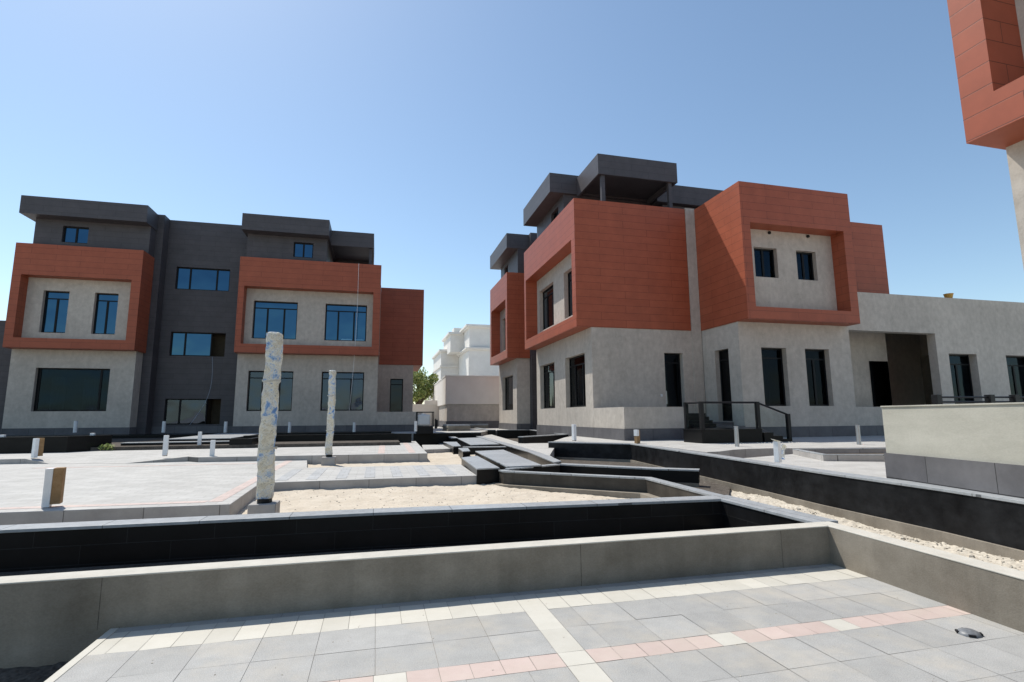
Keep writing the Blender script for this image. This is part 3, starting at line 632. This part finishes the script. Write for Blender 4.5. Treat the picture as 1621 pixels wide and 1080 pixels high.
# planter in front of the left villa
low_wall('planter_wall', [(-34, 22.7), (-10.6, 22.35), (-9.75, 23.6)], .25, .3, .98, 'black granite planter wall in front of the left villa, left of the entrance steps', 'planter', capm='granite')
low_wall('planter_wall', [(-5.55, 25.4), (-3.0, 25.25), (1.6, 25.0)], .25, .3, .83, 'black granite planter wall in front of the left villa, right of the entrance steps', 'planter', capm='granite')
low_wall('planter_wall', [(-5.55, 23.1), (-4.7, 23.0), (-4.7, 25.2)], .2, .3, .78, 'small black granite planter corner at the right of the entrance steps', 'planter', capm='granite')
m = MB(); m.box(-34, 1.0, 23.0, 33.0, -.2, .55); setting(m, 'planter_soil', M['soil'])
m = MB(); m.box(-34, .9, 32.6, 34.9, .55, .72); setting(m, 'villa_ledge', M['granite'])
# entrance steps of the left villa
root = empty('entrance_steps'); tag(root, 'wide granite entrance steps up to the left villa stair tower', 'steps')
for k, (xa_, xb_, ya_, zt_) in enumerate(((-9.75, -5.75, 23.4, .53), (-9.6, -5.7, 24.0, .66), (-8.3, -5.9, 24.7, .76))):
    MB().box(xa_, xb_, ya_, 32.5, .3, zt_-.03).build('step', M['granite'], root)
    MB().box(xa_-.02, xb_+.02, ya_-.02, ya_+.6 if k < 2 else 32.5, zt_-.03, zt_).build('tread', M['coping'], root, .003)
# parapet wall W on the right
root = empty('parapet_wall'); tag(root, 'pale rendered parapet wall on a grey stone base at the right edge', 'wall')
Wl = [(8.9, 6.6), (7.57, 6.55), (7.12, 4.47), (6.95, 3.2)]
strip_prism(MB(), [(7.57, 6.55), (7.14, 4.47), (6.85, 3.0)], .22, 1.01, 1.70).build('wall_face', M['concpale'], root)
strip_prism(MB(), [(7.555, 6.56), (7.125, 4.47), (6.83, 3.0)], .25, 1.70, 1.72).build('wall_top', M['concpale'], root, .004)
strip_prism(MB(), [(7.54, 6.565), (7.105, 4.47), (6.81, 3.0)], .25, .4, 1.01).build('base_cladding', M['plinth'], root)
# low bed on right plaza
bp_ = [(11.0, 12.15), (10.35, 10.5), (13.0, 9.2)]
low_wall('bed_kerb', [(14.2, 11.9), (11.2, 12.5), (10.3, 10.55), (13.4, 9.1)], .12, .4, .655, 'low grey kerb round an empty bed on the right plaza', 'kerb', 'kerb', .02, .004)

m = MB(); m.prism([(11.25, 12.35), (10.45, 10.6), (13.3, 9.3), (14.1, 11.8)], .3, .53); setting(m, 'planter_soil', M['soil'])
# ================================================================ BALUSTRADE AND STAIR of the right villa
root = empty('entrance_stair'); tag(root, 'black granite landing and steps beside the right villa parapet', 'stair')
MB().prism([(10.62, 16.95), (10.62, 15.85), (13.0, 15.85), (13.1, 18.8), (11.99, 18.8), (11.99, 17.2)], .6, 1.08).build('landing', M['granite'], root)
MB().prism([(10.6, 16.97), (10.6, 15.83), (13.0, 15.83), (13.1, 18.8), (11.99, 18.8), (11.99, 17.2)], 1.08, 1.11).build('landing_top', M['granite'], root)
for k in range(3): MB().box(13.1+k*.38, 13.48+k*.38, 15.87, 18.75, .6, .98-k*.12).build('step', M['granite'], root)
for k in range(4): MB().box(11.99, 13.0, 18.4+k*.22, 18.62+k*.22, 1.11, 1.25+k*.14).build('step', M['dusty'], root)
root = empty('balustrade'); tag(root, 'glass balustrade with four black posts and a sloping end on the granite landing', 'balustrade')
pp = [(10.74, 16.9, 1.11, 2.05), (10.72, 15.95, 1.11, 2.05), (12.95, 15.95, 1.11, 2.05), (14.2, 15.95, .65, 1.62)]
for (x, y, a, b) in pp: MB().box(x-.062, x+.062, y-.062, y+.062, a, b).build('post', M['black'], root, .004)
for i in range(3):
    A, B = pp[i], pp[i+1]
    MB().tube([(A[0], A[1], A[3]-.03), (B[0], B[1], B[3]-.03)], .035, 8).build('rail', M['black'], root)
    n_ = (Vector(B[:2])-Vector(A[:2])).normalized(); s_ = Vector((-n_.y, n_.x))*.006
    q_ = [(A[0]+n_.x*.06, A[1]+n_.y*.06), (B[0]-n_.x*.06, B[1]-n_.y*.06)]
    m = MB(); zz = [(A[2]+.06 if i < 2 else A[2]+.02, A[3]-.1), (B[2]+.06, B[3]-.1)]
    F = [(q_[0][0], q_[0][1], zz[0][0]), (q_[1][0], q_[1][1], zz[1][0]), (q_[1][0], q_[1][1], zz[1][1]), (q_[0][0], q_[0][1], zz[0][1])]
    f1 = [(p[0]+s_.x, p[1]+s_.y, p[2]) for p in F]; f2 = [(p[0]-s_.x, p[1]-s_.y, p[2]) for p in F]
    m.q(f1[::-1]); m.q(f2)
    for k in range(4): m.q([f2[(k+1) % 4], f2[k], f1[k], f1[(k+1) % 4]])
    m.build('glass_panel', M['clear'], root)
# black railing behind the parapet wall on the right
root = empty('railing'); tag(root, 'black metal railing just above the pale parapet wall at the right edge', 'railing')
rp = [(13.6, 12.6), (12.9, 9.2), (11.9, 7.2)]
def AY(px, py, Y):
    d = fw + ri*((px-810.5)/FPX) - up*((py-540)/FPX); t = Y/d.y; return (d.x*t, Y, EYE+d.z*t)
for px in (1482, 1566, 1605):
    a = AY(px, 625, 12.0); MB().box(a[0]-.09, a[0]+.09, 11.91, 12.09, .6, a[2]).build('post', M['black'], root, .005)
a = AY(1482, 629, 12.0); b = AY(1640, 629, 12.0)
for dz in (.0, -.14, -.9): MB().tube([(a[0], 12, a[2]+dz), (b[0], 12, b[2]+dz)], .028, 8).build('rail', M['black'], root)

# ================================================================ BOLLARDS
def bollard_mesh(root, style):
    if style == 'square':
        MB().box(-.058, .058, -.058, .058, 0, .62).build('post', M['card'], root, .006)
        f = MB(); f.box(-.066, -.06, -.067, .065, 0.02, .64); f.box(-.06, .066, -.067, -.06, 0.02, .635); f.box(.06, .066, -.06, .065, .10, .63); f.box(-.06, .06, -.06, .06, .622, .642); f.build('film', M['bollard'], root, .003)
    elif style == 'boxed':
        MB().box(-.11, -.015, -.08, .08, 0.01, .58).build('post', M['bollard'], root, .004)
        f = MB(); f.box(-.012, .11, -.085, .08, .05, .585); f.build('cardboard', M['card'], root, .006)
    elif style == 'round':
        m = MB(); m.tube([(0, 0, 0), (0, 0, .6)], .088, 14); m.build('post', M['bollard'], root, .006)
        MB().tube([(0, 0, .6), (0, 0, .625)], .08, 14).build('cap', M['steel'], root, .004)
    elif style == 'steel':
        m = MB(); m.tube([(0, 0, 0), (0, 0, .6)], .065, 14); m.build('post', M['steel'], root, .006)
        MB().tube([(0, 0, .6), (0, 0, .625)], .07, 14).build('cap', M['steel'], root, .004)
    elif style == 'small':
        MB().box(-.07, .07, -.07, .07, 0, .45).build('post', M['card'], root, .006)
        MB().box(-.078, .02, -.078, .0775, .25, .46).build('film', M['bollard'], root, .003)
protos = {}
def bollard(px, py, z, style, label, rz=0, group='bollards wrapped in protective film', lean=0, s=1, Y=None):
    if Y: a = AY(px, py, Y); x, y, z = a
    else: x, y = G(px, py, z)
    if style not in protos:
        r_ = empty('bollard', (x, y, z), rz); bollard_mesh(r_, style); protos[style] = r_
    else:
        r_ = copy_tree(protos[style]); r_.location = (x, y, z); r_.rotation_euler = (0, lean, rz)
    r_.scale = (s, s, s)
    tag(r_, label, 'bollard', group)
bollard(82, 803, .27, 'boxed', 'nearest bollard, white with a torn brown card side, on the plaza edge', .25)
bollard(58, 725, .42, 'boxed', 'bollard with a brown card side just beyond the nearest one', .9, s=1.02)
bollard(1, 718, .42, 'square', 'white bollard cut by the left edge of the picture', .1)
bollard(144, 713.5, .42, 'square', 'white bollard just before the black planter wall, right of the one with brown card', .1)
bollard(261, 722, .42, 'square', 'white bollard before the entrance steps, left of the pair at the plaza kerb', .15)
bollard(335, 730, .27, 'square', 'white bollard nearest the wrapped post, at the foot of the plaza kerb', .2)
bollard(315, 710, .42, 'square', 'white bollard at the right end of the entrance steps', .2)
lab = {118.5: 'below the big window', 258.5: 'at the corner of the stair tower', 356.5: 'right of the stair tower entrance window', 458: 'between the two wrapped posts', 560.5: 'right of the farther wrapped post'}
for px, t in lab.items(): bollard(px, 685, .72, 'round', 'white tube bollard at the left villa plinth '+t, 0, 'white tube bollards along the left villa', Y=33.2)
bollard(658, 683, .81, 'round', 'white bollard standing beside the water tank', 0, Y=25.2*1.05, s=.8)
bollard(824.5, 679, .65, 'round', 'white bollard at the dark gap between the far and near blocks of the right villa', 0)
bollard(860, 681, .65, 'small', 'short brown bollard at the left corner of the right villa wall', .3)
bollard(909, 698, .65, 'square', 'white bollard before the grey plinth, left of the right villa parapet corner', .3, s=.97)
bollard(1009, 702, .65, 'small', 'short bollard with a white cap before the right villa parapet', .3, s=1.0)
bollard(1167, 707, .65, 'steel', 'bare steel bollard in front of the granite landing', 0, s=.97)
bollard(1360, 704, .65, 'steel', 'dark steel bollard in the shade of the annex', 0, s=.97)
# torn-wrapped bollard beside the long wall
x, y = G(1231, 733, .64); r_ = empty('bollard', (x+.1, y+.1, .64), .35); tag(r_, 'square bollard with torn flapping plastic wrap on the coping of the long black wall', 'bollard')
MB().box(-.052, .052, -.052, .052, 0, .42).build('post', M['bollard'], r_, .005)
f = MB(); f.q([(-.08, -.08, .44), (.03, -.09, .415), (.05, .08, .43), (-.07, .08, .47)]); f.q([(.16, -.05, .05), (.19, -.05, .36), (.20, .02, .36), (.17, .02, .05)]); f.q([(.19, -.05, .36), (.28, -.05, .30), (.29, .0, .24), (.20, .02, .36)])
o = f.build('torn_wrap', M['wrap'], r_); so_ = o.modifiers.new('s', 'SOLIDIFY'); so_.thickness = .004

# ================================================================ WRAPPED POSTS
def wrapped_post(x, y, z0, zb, h, w, seed, label, blk):
    root = empty('wrapped_post', (x, y, z0)); tag(root, label, 'post', 'plastic wrapped posts standing in the sand')
    MB().box(-blk, blk, -blk, blk, 0, zb).build('footing', M['kerb'], root, .012)
    rnd = random.Random(seed); n = 20; rows = 90; mb = MB(); R = []
    for j in range(rows+1):
        t = j/rows; z = zb+.07+t*(h-zb-.07); R.append([])
        pinch = 1-.10*max(0, math.sin(t*math.pi*5.3+seed))**8
        dx = .012*math.sin(t*5+seed)+.006*math.sin(t*17+seed*2)
        for k in range(n):
            a = 2*math.pi*k/n; c, s_ = math.cos(a), math.sin(a); q_ = max(abs(c), abs(s_)); r = (w/2)*(.82/q_**.6)*1.06
            r *= pinch*(1+.19*noise.noise(Vector((c*2.2+seed, s_*2.2, z*4.5)))+.10*noise.noise(Vector((c*5, s_*5+seed, z*13))))
            R[-1].append((dx+r*c, r*s_, z+.02*noise.noise(Vector((c*3, s_*3, seed)))*(t > .97)))
    for j in range(rows):
        for k in range(n): mb.q([R[j][k], R[j][(k+1) % n], R[j+1][(k+1) % n], R[j+1][k]])
    top = [(p[0]*.85, p[1]*.85, p[2]+.02) for p in R[-1]]
    for k in range(n): mb.q([R[-1][k], R[-1][(k+1) % n], top[(k+1) % n], top[k]])
    mb.q(top); mb.build('wrapping', M['wrap'], root, smooth=True)
    MB().tube([(0, 0, zb-.01), (0, 0, zb+.1)], w*.4, 12).build('post_foot', M['black'], root)
    MB().tube([(0, 0, h-.01), (0, 0, h+.035)], [w*.40, w*.30], 14).build('top_wrap', M['bollard'], root)
    # tape bands
    for zz in (h*.36, h*.73):
        b = MB(); rr = w*.505
        ring_ = [(rr*math.cos(2*math.pi*k/16)*(1+.04*math.sin(k*2.3)), rr*math.sin(2*math.pi*k/16)) for k in range(16)]
        for k in range(16):
            p, q_ = ring_[k], ring_[(k+1) % 16]; b.q([(p[0], p[1], zz+.01*math.sin(k)), (q_[0], q_[1], zz+.01*math.sin(k+1)), (q_[0], q_[1], zz+.03+.01*math.sin(k+1)), (p[0], p[1], zz+.03+.01*math.sin(k))])
        o = b.build('tape_band', M['tile_cream'], root); o.modifiers.new('s', 'SOLIDIFY').thickness = .004
    return root
x1_, y1_ = (-1.66, 9.25)
wrapped_post(x1_, y1_, .06, .22, AY(441, 530, 9.25)[2]-.06, .275, 3, 'nearest and tallest post wrapped in wrinkled blue and beige plastic on a concrete footing', .2)
wrapped_post(-1.36, 17.3, .14, .26, AY(532, 588, 17.3)[2]-.14, .24, 11, 'farther post wrapped in wrinkled plastic behind the striped path', .2)

# ================================================================ SMALL THINGS
# ground uplight
root = empty('ground_light', (4.25, 3.17, 0), .6); tag(root, 'domed steel ground light set in the tiled pad at lower right', 'light')
mb = MB(); n = 20; prof = [(.075, 0), (.073, .008), (.062, .020), (.04, .030), (.0, .034)]
for j in range(4):
    for k in range(n):
        a, b = 2*math.pi*k/n, 2*math.pi*(k+1)/n; (r1, z1_), (r2, z2_) = prof[j], prof[j+1]
        mb.q([(r1*math.cos(a), r1*math.sin(a), z1_), (r1*math.cos(b), r1*math.sin(b), z1_), (r2*math.cos(b), r2*math.sin(b), z2_), (r2*math.cos(a), r2*math.sin(a), z2_)])
mb.build('dome', M['darksteel'], root, smooth=True)
for k in range(4):
    a = k*math.pi/2+.3; m = MB(); m.box(.058, .078, -.022, .022, .003, .018); o = m.build('lens_slot', M['black'], root, .003); o.rotation_euler = (0, 0, a)
# wall intercom
a = AY(1047, 626, 21.5); r_ = MB().box(a[0]-.05, a[0]+.05, 21.47, 21.5, a[2]-.06, a[2]+.06).build('switch_box', M['bollard'], None, .004); tag(r_, 'small white switch box on the shaded beige wall left of the door', 'box')
# hanging cables
def cable(name, pts, r, label, m='steel'):
    o = MB().tube(pts, r, 5).build(name, M[m], None); tag(o, label, 'cable'); return o
p0 = AY(568, 417, 34.5); p1 = AY(553, 650, 34.9)
cable('cable', [Vector(p0).lerp(Vector(p1), t/12)+Vector((.10*math.sin(t/12*3.1), -.03, 0)) for t in range(13)], .012, 'thin pale cable hanging down the front of the left villa right block', 'bollard')
p0 = AY(336, 565, 36.8); p1 = AY(300, 672, 35.6)
cable('cable', [Vector(p0).lerp(Vector(p1), t/12)+Vector((.45*math.sin(t/12*3.1), 0, -.2*math.sin(t/12*3.1))) for t in range(13)], .010, 'thin cable sagging from the stair tower window of the left villa')
# plastic bags on roof terrace
def lump(name, c, s, m, label, cat, seed=0, parent=None):
    bm = bmesh.new(); bmesh.ops.create_icosphere(bm, subdivisions=3, radius=1)
    for v in bm.verts:
        k = 1+.28*noise.noise(v.co*1.6+Vector((seed, 0, 0)))+.16*noise.noise(v.co*4+Vector((0, seed, 0)))
        v.co = Vector((v.co.x*s[0]*k, v.co.y*s[1]*k, max(-.25, v.co.z)*s[2]*k))
    me = D.meshes.new(name); bm.to_mesh(me); bm.free(); me.materials.append(m); o = D.objects.new(name, me); C.objects.link(o); o.location = c; tag(o, label, cat); return o
a = AY(545, 414, 35.7); lump('plastic_sheet', (a[0], 35.9, 11.28), (.95, .5, .34), M['wrap'], 'crumpled pale plastic sheet on the roof terrace of the left villa', 'sheet', 4)
a = AY(958, 317, 22.6); lump('plastic_bag', (a[0], 22.4, 11.3), (.16, .16, .3), M['bollard'], 'small white bag on the roof terrace of the right villa', 'bag', 2)
# ochre bucket on annex roof
a = AY(1495, 471, 19.4); root = empty('bucket', (a[0], 19.2, 7.05)); tag(root, 'ochre bucket on the annex roof edge of the right villa', 'bucket')
MB().tube([(0, 0, 0), (0, 0, .32)], [.12, .19], 14).build('body', M['yellow'], root); MB().tube([(0, 0, .32), (0, 0, .35)], .205, 14).build('rim', M['yellow'], root)

# granite slabs stacked far behind
def stack(px, py, w, d, h, rz, label, z=.65):
    x, y = G(px, py, z); r_ = empty('slab_stack', (x, y, z), rz); tag(r_, label, 'slabs', 'stacked stone slabs near the far wall')
    n = max(2, int(h/.1))
    for k in range(n): MB().box(-w/2+.03*(k % 2), w/2, -d/2, d/2+.04*(k % 3), k*h/n+.005, (k+1)*h/n).build('slab', M['coping'] if k == n-1 else M['conc'], r_, .004)
stack(722, 682, 1.5, 1.6, .42, .1, 'stack of pale stone slabs near the foot of the far grey wall')
stack(752, 678, 2.0, 1.5, .34, -.1, 'low stack of dark stone slabs right of the pale one')

# water tank in black frame
tx, ty = AY(672, 683, 30.5)[:2]; root = empty('water_tank', (tx, 30.5, .65)); tag(root, 'white water tank in a black metal frame at the corner of the left villa', 'tank')
MB().box(-.45, .45, -.4, .4, 0, .42).build('base', M['black'], root, .01)
b = MB(); b.box(-.42, .30, -.34, .3, .44, 1.06); b.build('tank_body', M['tank'], root, .10)
MB().tube([(-.06, 0, 1.05), (-.06, 0, 1.12)], .12, 14).build('lid', M['tank'], root, .01)
f = MB()
for sx in (-.47, .44):
    for sy in (-.4, .36): f.box(sx, sx+.045, sy, sy+.045, .42, 1.2)
f.box(-.47, .485, -.4, -.355, 1.17, 1.22); f.box(-.47, .485, .36, .405, 1.17, 1.22); f.build('metal_frame', M['black'], root)
MB().tube([(.56, -.3, .3), (.62, -.3, .36), (.62, -.3, .75), (.56, -.3, .8)], .08, 8).build('hose', M['black'], root)

# far grey walled compound, white villa, boundary wall, tree
fy = 43.0
def Wz(px, py, Y): return AY(px, py, Y)
root = empty('walled_building'); tag(root, 'blank taupe and pale building with a dark plinth between the two villas', 'building')
cx = AY(705, 670, fy)[0]; zt = AY(708, 596, fy)[2]; zm = AY(708, 640, fy)[2]; zp_ = AY(708, 667, fy)[2]
MB().prism([(cx+.12, fy), (cx+12, fy), (cx+12, fy+22), (cx+.9, fy+22)], .4, zm).build('lower_wall', M['plaster'], root)
MB().prism([(cx, fy-.1), (cx+12, fy-.1), (cx+12, fy+22), (cx+.75, fy+22)], zm, zt).build('upper_wall', M['offwhite'], root)
MB().prism([(cx-.03, fy-.14), (cx+12, fy-.14), (cx+12, fy+22), (cx+.72, fy+22)], zt, zt+.08).build('coping', M['white'], root)
MB().prism([(cx+.06, fy-.06), (cx+12, fy-.06), (cx+12, fy), (cx+.12, fy+.0), (cx+.9, fy+22), (cx+.83, fy+22)], .4, zp_).build('plinth', M['plinth'], root)
Y = 68
root = empty('white_house'); tag(root, 'sunlit white classical house with cornices above the taupe building', 'house')
def px2x(px): return AY(px, 560, Y)[0]
def py2z(py): return AY(745, py, Y)[2]
xa, xb, xc, xd = px2x(711), px2x(721), px2x(742), px2x(800)
w = MB()
zg, z1_, z2_, z3_ = .5, py2z(575), py2z(554), py2z(527)
hol = [(Y+.8, Y+1.9, 3.4, 6.4), (Y+3.0, Y+4.1, 3.4, 6.4), (Y+5.4, Y+6.5, 3.4, 6.4), (Y+8, Y+9.2, 3.4, 6.4)]
wall(w, 'y', xc, Y, Y+14, zg, z2_, hol, .3, 1); w.box(xc+.3, xd, Y, Y+.3, zg, z2_); w.box(xc+.3, xd, Y+13.6, Y+14, zg, z2_)
w.build('wall', M['white'], root)
for h in hol:
    fo = MB().box(xc+.18, xc+.24, h[0], h[1], h[2], h[3]).build('window', M['glassdark'], root)
    MB().box(xc-.1, xc+.05, h[0]-.12, h[1]+.12, h[3]+.1, h[3]+.3).build('lintel', M['white'], fo)
up_ = MB(); up_.box(xc+.1, xd, Y+.1, Y+13, z2_+.3, z3_+1.0); up_.box(xb, xc+.1, Y+5, Y+13, z2_+.3, z3_+.7); up_.build('upper_storey', M['white'], root)
co = MB()
for zz, d_ in ((z2_, .25), (z2_+.15, .4)): co.box(xc-d_, xd+1, Y-d_, Y+14, zz, zz+.15)
co.box(xc-.2, xd+1, Y-.2, Y+13.4, z3_+.7, z3_+.85); co.box(xc-.4, xd+1, Y-.4, Y+13.6, z3_+.85, z3_+1.1); co.box(xb-.3, xc, Y+4.7, Y+13, z3_+.5, z3_+.8)
co.build('cornice', M['white'], root)
MB().box(xb+.6, xb+1.7, Y+6, Y+8, z3_+.7, z3_+1.6).build('chimney', M['white'], root)
wing = MB(); wing.box(xa, xc-.02, Y+9, Y+20, zg, py2z(545)); wing.build('side_wing', M['white'], root)
wc = MB(); wc.box(xa-.3, xc-.03, Y+8.7, Y+20, py2z(545), py2z(541)); wc.box(xa-.15, xc-.03, Y+8.8, Y+20, py2z(572), py2z(569)); wc.build('cornice', M['white'], root)
for i in range(2):
    MB().box(xa+.5+i*1.6, xa+1.3+i*1.6, Y+8.97, Y+9.0, 4.0, 6.3).build('window', M['glassdark'], root)
# far boundary wall
a = AY(650, 640, 52); b = AY(690, 640, 52); root = empty('boundary_wall'); tag(root, 'low pale boundary wall below the tree at the end of the gap', 'wall')
MB().box(-6, b[0]+.3, 52, 52.25, .4, a[2]-.1).build('wall_face', M['offwhite'], root); MB().box(-6, b[0]+.35, 51.95, 52.3, a[2]-.1, a[2]).build('coping', M['white'], root)
MB().box(AY(672, 640, 52)[0], b[0]+.33, 51.9, 52.35, a[2], AY(672, 634, 52)[2]).build('raised_section', M['offwhite'], root)

def tree(cx, cy, zc, rx, rz_, seed, label, leaf, n=5200, ls=.17, thin=.0):
    rnd = random.Random(seed); root = empty('tree', (cx, cy, .4)); tag(root, label, 'tree')
    t = MB(); t.tube([(0, 0, 0), (.1, 0, zc*.3), (-.05, .05, zc*.6), (.05, 0, zc)], [.22, .17, .13, .05], 8)
    cl = []
    for k in range(16):
        a = rnd.uniform(0, 6.28); e = rnd.uniform(-.6, 1.2); r = rnd.uniform(.45, .95)
        c = Vector((math.cos(a)*math.cos(e)*rx*r, math.sin(a)*math.cos(e)*rx*r, zc+math.sin(e)*rz_*r)); cl.append((c, rnd.uniform(.28, .5)*rx*.8))
        t.tube([(0, 0, zc*.45), tuple(c*.5+Vector((0, 0, zc*.25))), tuple(c)], [.08, .05, .015], 5)
    t.build('trunk', M['bark'], root)
    m = MB()
    for k in range(n):
        c, r = rnd.choice(cl); d = Vector((rnd.gauss(0, 1), rnd.gauss(0, 1), rnd.gauss(0, 1))).normalized()*r*rnd.uniform(.3, 1.12)**.6
        p = c+d; s_ = ls*rnd.uniform(.6, 1.4); u = Vector((rnd.gauss(0, 1), rnd.gauss(0, 1), rnd.gauss(0, .6)-.4)).normalized(); w_ = u.orthogonal().normalized()
        w_.rotate(Matrix.Rotation(rnd.uniform(0, 6.28), 3, u)); tn = rnd.random()
        m.q([p-w_*s_*.28, p+u*s_*.5, p+w_*s_*.28, p-u*s_*.6], 0, tn)
    m.build('crown', M[leaf], root, merge=False)
tc_ = AY(668, 614, 58); tree(tc_[0]-.4, 58, tc_[2]-.5, 2.2, 2.2, 5, 'light green tree behind the boundary wall, beside the corner of the left villa', 'leaf', 5600, .22)
tc_ = AY(694, 604, 95); tree(tc_[0]+.3, 95, tc_[2]-.6, 1.6, 1.2, 9, 'small dark tree far off just left of the taupe building', 'leafdark', 1200, .3)
# small weed at the planter left of the steps
root = empty('weed', (-9.55, 23.0, .42)); tag(root, 'small bright green weed at the foot of the entrance steps', 'weed'); rnd = random.Random(3); m = MB()
for k in range(140):
    a = rnd.uniform(0, 6.28); r = rnd.random()*.26; h = rnd.uniform(.0, .25)*(1-r); p = Vector((math.cos(a)*r-.1, math.sin(a)*r*.5, h+.02)); u = Vector((rnd.gauss(0, 1), rnd.gauss(0, 1), rnd.random())).normalized(); w_ = u.orthogonal().normalized()
    m.q([p-w_*.02, p+u*.06, p+w_*.02, p-u*.05], 0, rnd.random())
m.build('leaves', M['leaf'], root, merge=False); MB().tube([(0, 0, 0), (.02, 0, .2)], .008, 5).build('stem', M['leafdark'], root)
